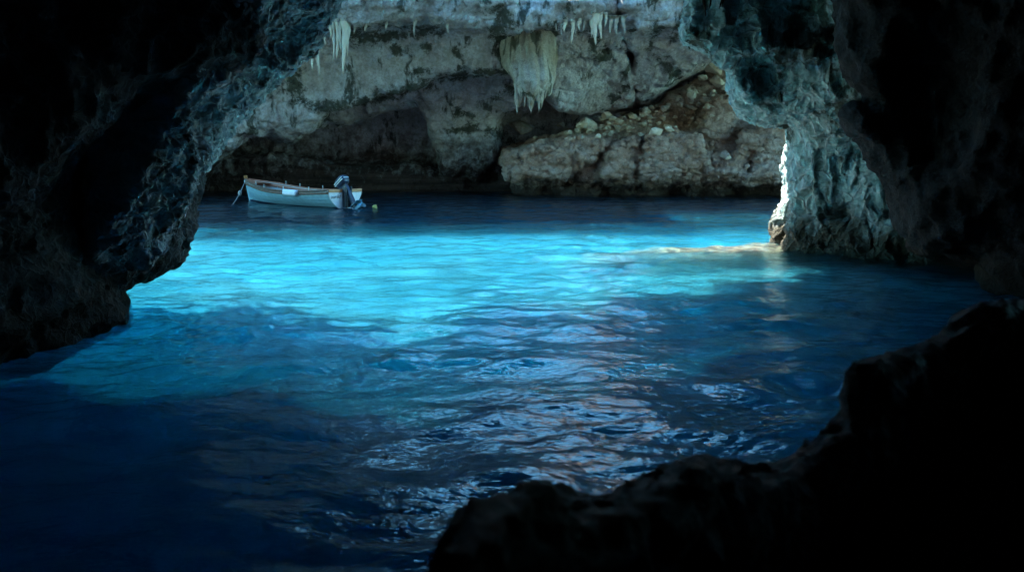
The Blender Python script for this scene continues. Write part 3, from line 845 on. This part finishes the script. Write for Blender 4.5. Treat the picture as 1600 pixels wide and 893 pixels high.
def grid_mesh(name, rows_, close=False):
    n, k = len(rows_), len(rows_[0])
    pts = [p for r_ in rows_ for p in r_]
    fs = [(i * k + j, (i + 1) * k + j, (i + 1) * k + (j + 1) % k, i * k + (j + 1) % k) for i in range(n - 1) for j in range(k if close else k - 1)]
    if close: fs += [tuple(range(k)), tuple(range((n - 1) * k, n * k))[::-1]]
    me = bpy.data.meshes.new(name); me.from_pydata([tuple(p) for p in pts], [], fs); me.update()
    bm = bmesh.new(); bm.from_mesh(me); bmesh.ops.recalc_face_normals(bm, faces=bm.faces); bm.to_mesh(me); bm.free()
    return me

def tube(name, path, rad, k=8, flat=1.0):
    rows_ = []
    path = [Vector(p) for p in path]
    for i, p in enumerate(path):
        d = (path[min(i + 1, len(path) - 1)] - path[max(i - 1, 0)]).normalized()
        u = d.cross(Vector((0, 0, 1)))
        u = u.normalized() if u.length > 1e-3 else Vector((1, 0, 0))
        v = u.cross(d)
        r_ = rad[i] if isinstance(rad, (list, tuple)) else rad
        rows_.append([p + u * (r_ * math.cos(q)) + v * (r_ * flat * math.sin(q)) for q in np.linspace(0, 2 * math.pi, k, endpoint=False)])
    return grid_mesh(name, rows_, True)

def box(name, lo, hi, bevel=0.01, mtx=None, seg=2):
    bm = bmesh.new(); bmesh.ops.create_cube(bm, size=1)
    for v in bm.verts:
        v.co = Vector([lo[i] + (v.co[i] + 0.5) * (hi[i] - lo[i]) for i in range(3)])
    if bevel: bmesh.ops.bevel(bm, geom=list(bm.edges), offset=bevel, segments=seg, affect='EDGES', profile=0.5)
    if mtx is not None: bm.transform(mtx)
    me = bpy.data.meshes.new(name); bm.to_mesh(me); bm.free()
    return me

LB = 6.3
def beam(t): return 0.80 + 0.15 * math.sin(math.pi * min(t / 0.8, 1)) if t < 0.4 else 0.95 * max(0.0, 1 - ((t - 0.4) / 0.6) ** 2.3) ** 0.85
def sheer(t): return 0.60 - 0.10 * math.sin(math.pi * min(t / 0.8, 1.0)) + (0.23 * ((t - 0.5) / 0.5) ** 2 if t > 0.5 else 0)
def section(t, inset=0.0, lift=0.0):
    """half section from keel to sheer, planks as small steps"""
    b, h = max(beam(t) - inset, 0.0), sheer(t)
    out_ = []
    for s in np.linspace(0, 1, 19):
        yy_ = b * (math.sin(min(s * 1.15, 1) * math.pi / 2) ** 0.72) * (0.90 + 0.10 * s)
        if not inset: yy_ += 0.016 * ((s * 6) % 1.0) * (1 if b > 0.05 else 0)
        zz_ = -0.22 + lift + (h + 0.22 - lift) * s
        xx_ = t * LB + (0.28 * (s - 0.5) * max(0, t - 0.75) / 0.25)
        out_.append((xx_, yy_, zz_))
    return out_
TS = np.linspace(0, 1, 36)
ANG = math.radians(140)
boat = bpy.data.objects.new('rowing_boat', None); C.objects.link(boat)
boat.location = (-6.32, 33.6, 0.07); boat.rotation_euler = (math.radians(1.0), 0, ANG)
tag(boat, 'turquoise open wooden boat with white transom and outboard motor floating on the dark blue water', 'boat')
M_hull = plain('turquoise_paint', (0.24, 0.40, 0.45), 0.45, var=0.3, scale=4)
M_white = plain('white_paint', (0.62, 0.62, 0.64), 0.5, var=0.2)
M_in = plain('grey_white_paint', (0.46, 0.42, 0.40), 0.6, var=0.3)
M_rail = plain('weathered_dark_wood', (0.16, 0.09, 0.06), 0.6, var=0.5, scale=9)
M_red = plain('red_brown_wood', (0.40, 0.13, 0.07), 0.55, var=0.4, scale=9)
M_var = plain('varnished_wood', (0.42, 0.16, 0.06), 0.35, var=0.4, scale=9)
M_navy = plain('navy_antifouling', (0.015, 0.022, 0.06), 0.6)
M_motor = plain('blue_grey_motor', (0.018, 0.032, 0.06), 0.35, var=0.2)
M_black = plain('black_plastic', (0.02, 0.024, 0.03), 0.5)
M_steel = plain('pale_metal', (0.55, 0.57, 0.6), 0.4, 0.6)
M_blue = plain('lower_unit_blue_light', (0.07, 0.18, 0.26), 0.4)  # blue light on the motor's lower parts is put into their colour
M_rope = plain('grey_rope', (0.36, 0.33, 0.30), 0.9, scale=40)
M_yel = plain('yellow_plastic', (0.42, 0.36, 0.09), 0.45)
M_ink = plain('black_lettering', (0.015, 0.015, 0.02), 0.6)
full = []
for t in TS:
    s_ = section(t)
    full.append([(x_, -y_, z_) for x_, y_, z_ in s_[::-1]] + s_[1:])
link('hull', grid_mesh('hull', full), M_hull, boat)
inner = []
for t in np.linspace(0.012, 0.975, 34):
    s_ = section(t, 0.05, 0.20)
    inner.append([(x_, -y_, z_) for x_, y_, z_ in s_[::-1]] + s_[1:])
link('interior', grid_mesh('interior', inner), M_in, boat, True)
low_ = []
for t in np.linspace(0, 1, 36):
    s_ = [(x_, y_ + 0.008, z_) for x_, y_, z_ in section(t) if z_ < 0.06]
    low_.append(([(x_, -y_, z_) for x_, y_, z_ in s_[::-1]] + s_[1:])[:])
kmin = min(len(q) for q in low_)
low_ = [q[(len(q) - kmin) // 2:(len(q) - kmin) // 2 + kmin] for q in low_]
link('boot_stripe', grid_mesh('boot_stripe', low_), M_navy, boat)
for sgn in (-1, 1):
    top_path = [(section(t)[-1][0], sgn * (section(t)[-1][1] + 0.012), section(t)[-1][2] + 0.01) for t in np.linspace(0, 0.995, 40)]
    link('gunwale', tube('gunwale', top_path, 0.05, 8, 0.7), M_red if sgn < 0 else M_rail, boat)
    rub = [(section(t)[15][0], sgn * (section(t)[15][1] + 0.02), section(t)[16][2]) for t in np.linspace(0, 0.99, 40)]
    link('rubbing_strake', tube('rubbing_strake', rub, 0.055, 8, 1.0), M_rail, boat)
    cl_ = [(section(t)[-1][0], sgn * max(section(t)[-1][1] - 0.075, 0.0), section(t)[-1][2] - 0.09) for t in np.linspace(0.04, 0.93, 30)]
    link('inner_strake', tube('inner_strake', cl_, 0.03, 6, 2.6), M_red, boat)
    for t in (0.16, 0.40, 0.62, 0.74):
        q = section(t)[-1]
        link('thole_pin', tube('thole_pin', [(q[0], sgn * q[1], q[2]), (q[0], sgn * q[1], q[2] + 0.17)], 0.017, 6), M_steel, boat)
    for t in np.linspace(0.1, 0.88, 10):
        q = [p_ for p_ in section(t, 0.055, 0.2)[6:]]
        link('rib', tube('rib', [(p_[0], sgn * (p_[1] - 0.012), p_[2]) for p_ in q], 0.022, 6), M_in, boat)
so = link('stem_post', tube('stem_post', [(LB + 0.10, 0, 0.56), (LB + 0.14, 0, 0.78), (LB + 0.18, 0, 0.98)], [0.045, 0.07, 0.095], 4), M_var, boat)
link('stem_collar', tube('stem_collar', [(LB + 0.13, 0, 0.72), (LB + 0.145, 0, 0.79)], 0.09, 8), M_white, so)
link('stem_foot', tube('stem_foot', [(LB - 0.16, 0, -0.2), (LB - 0.05, 0, 0.1), (LB + 0.06, 0, 0.40), (LB + 0.11, 0, 0.57)], 0.04, 6), M_hull, boat)
for t in (0.2, 0.45, 0.66):
    b_ = beam(t) - 0.07; z_ = sheer(t) - 0.2
    link('thwart', box('thwart', (t * LB - 0.13, -b_, z_ - 0.03), (t * LB + 0.13, b_, z_), 0.008), M_in, boat)
fd = [[(x_, y_ * q_, sheer(x_ / LB) - 0.03 + 0.03 * (1 - q_ * q_)) for q_ in np.linspace(-0.95, 0.95, 9)] for x_, y_ in [(t * LB + 0.05, beam(t)) for t in np.linspace(0.84, 0.985, 8)]]
link('foredeck', grid_mesh('foredeck', fd), M_red, boat)
# transom
b0 = section(0.0)
prof = [(y_, z_) for _, y_, z_ in b0]
ring_ = [(-y_, z_) for y_, z_ in prof[::-1]] + prof[1:]
tr_rows = [[(dx, y_ * sc_, z_) for y_, z_ in ring_] for dx, sc_ in ((0.03, 0.985), (-0.035, 0.985))]
tro = link('transom', grid_mesh('transom', tr_rows, True), M_white, boat)
cap_ = box('transom_cap', (-0.06, -0.79, 0.52), (0.05, 0.79, 0.635), 0.015)
link('transom_cap', cap_, M_var, tro)
fc = bpy.data.curves.new('lettering', 'FONT'); fc.body = 'aurild'; fc.size = 0.2; fc.shear = 0.25; fc.extrude = 0.003
to = bpy.data.objects.new('lettering_source', fc); C.objects.link(to)
bpy.context.view_layer.update()
tm = bpy.data.meshes.new_from_object(to.evaluated_get(bpy.context.evaluated_depsgraph_get()))
bpy.data.objects.remove(to); bpy.data.curves.remove(fc)
tm.name = 'lettering'
tm.transform(Matrix(((0, 0, -1, -0.041), (-1, 0, 0, 0.70), (0, 1, 0, 0.30), (0, 0, 0, 1))))
tm.materials.clear()
link('lettering', tm, M_ink, tro)
# outboard motor, half tilted, its leg trailing astern
TILT = Matrix.Translation((-0.12, 0, 0.66)) @ Matrix.Rotation(math.radians(36), 4, 'Y')
mo = link('outboard_motor', box('outboard_motor', (-0.10, -0.07, -0.86), (0.07, 0.07, 0.22), 0.035, TILT), M_motor, boat)
cw_rows = []
for h_ in np.linspace(0, 1, 12):
    z_ = 0.20 + 0.36 * h_
    sc_ = (1 - max(0, (h_ - 0.55) / 0.45) ** 2.4 * 0.55) * (0.82 + 0.18 * min(h_ / 0.3, 1))
    cw_rows.append([TILT @ Vector((0.06 + 0.29 * sc_ * math.copysign(abs(math.cos(q)) ** 0.55, math.cos(q)), 0.20 * sc_ * math.copysign(abs(math.sin(q)) ** 0.6, math.sin(q)), z_)) for q in np.linspace(0, 2 * math.pi, 28, endpoint=False)])
link('cowling', grid_mesh('cowling', cw_rows, True), M_motor, mo, True)
for k_ in (0.30, 0.38):
    link('cowling_stripe', box('cowling_stripe', (-0.20, 0.17, k_), (0.33, 0.207, k_ + 0.025), 0.004, TILT), M_steel, mo)
link('cowling_stripe', box('cowling_stripe', (-0.24, -0.12, 0.34), (-0.20, 0.12, 0.375), 0.004, TILT), M_steel, mo)
link('clamp_bracket', box('clamp_bracket', (-0.26, -0.16, -0.05), (-0.06, -0.09, 0.74), 0.02), M_black, mo)
link('clamp_bracket', box('clamp_bracket', (-0.26, 0.09, -0.05), (-0.06, 0.16, 0.74), 0.02), M_black, mo)
link('gearcase', box('gearcase', (-0.34, -0.06, -1.02), (0.20, 0.06, -0.84), 0.05, TILT), M_blue, mo)
link('cavitation_plate', box('cavitation_plate', (-0.36, -0.13, -0.76), (0.16, 0.13, -0.735), 0.008, TILT), M_blue, mo)
link('skeg', box('skeg', (-0.12, -0.012, -1.22), (0.10, 0.012, -1.0), 0.005, TILT), M_blue, mo)
bm = bmesh.new()
for k_ in range(3):
    mt_ = TILT @ Matrix.Translation((-0.37, 0, -0.93)) @ Matrix.Rotation(k_ * 2.094 + 0.3, 4, 'X') @ Matrix.Rotation(0.6, 4, 'Z')
    res = bmesh.ops.create_uvsphere(bm, u_segments=10, v_segments=6, radius=1, matrix=mt_ @ Matrix.Translation((0, 0, 0.09)) @ Matrix.Diagonal((0.012, 0.06, 0.09, 1)))
bmesh.ops.create_uvsphere(bm, u_segments=10, v_segments=8, radius=1, matrix=TILT @ Matrix.Translation((-0.37, 0, -0.93)) @ Matrix.Diagonal((0.09, 0.04, 0.04, 1)))
pm = bpy.data.meshes.new('propeller'); bm.to_mesh(pm); bm.free()
link('propeller', pm, M_blue, mo)
link('tiller', tube('tiller', [TILT @ Vector((0.36, 0, 0.24)), TILT @ Vector((0.70, 0.02, 0.30))], 0.022, 8), M_black, mo)

# fender laid over the near gunwale
q = section(0.30)[-1]
fm = box('fender', (-0.42, -0.10, -0.13), (0.42, 0.14, 0.10), 0.07, None, 4)
fo = link('boat_fender', fm, M_white, None, True)
bm_ = Matrix.Translation(boat.location) @ Matrix.Rotation(ANG, 4, 'Z')
fo.location = bm_ @ Vector((q[0] + 0.1, q[1] + 0.03, q[2] - 0.02)); fo.rotation_euler = (0.1, -0.02, ANG)
tag(fo, 'white block shaped fender laid over the near side rail of the turquoise boat', 'fender')

# mooring line, float and buoy
a = bm_ @ Vector((LB + 0.19, 0, 0.76)); b = Vector(P(361, 324, 35.0)); b.z = -0.05
path = [a.lerp(b, t) + Vector((0, 0, -0.10 * math.sin(math.pi * t))) for t in np.linspace(0, 1, 16)]
ro = link('mooring_rope', tube('mooring_rope', path, 0.016, 6), M_rope)
tag(ro, 'grey mooring rope running from the boat bow down into the water', 'rope')
kn = path[6]
bm = bmesh.new(); bmesh.ops.create_icosphere(bm, subdivisions=2, radius=0.075)
for v in bm.verts: v.co.z *= 1.5; v.co *= 1 + 0.12 * math.sin(v.co.x * 60) * math.cos(v.co.z * 50)
km = bpy.data.meshes.new('rope_knot'); bm.to_mesh(km); bm.free()
ko = link('rope_knot', km, M_rope, ro, True); ko.location = kn
c = P(585, 323.5, 33.4)
rows_ = []
for h_ in np.linspace(0, 1, 13):
    r_ = 0.10 * math.sin(math.pi * min(max(h_, 0.03), 0.8)) ** 0.6 if h_ < 0.8 else 0.035
    rows_.append([(r_ * math.cos(q_), r_ * math.sin(q_), -0.10 + 0.24 * h_) for q_ in np.linspace(0, 2 * math.pi, 16, endpoint=False)])
bo = link('mooring_buoy', grid_mesh('mooring_buoy', rows_, True), M_yel, None, True)
bo.location = (c[0], c[1], 0.02); bo.rotation_euler = (0.35, 0.6, 0)
tag(bo, 'small yellow buoy floating just behind the outboard motor', 'buoy')
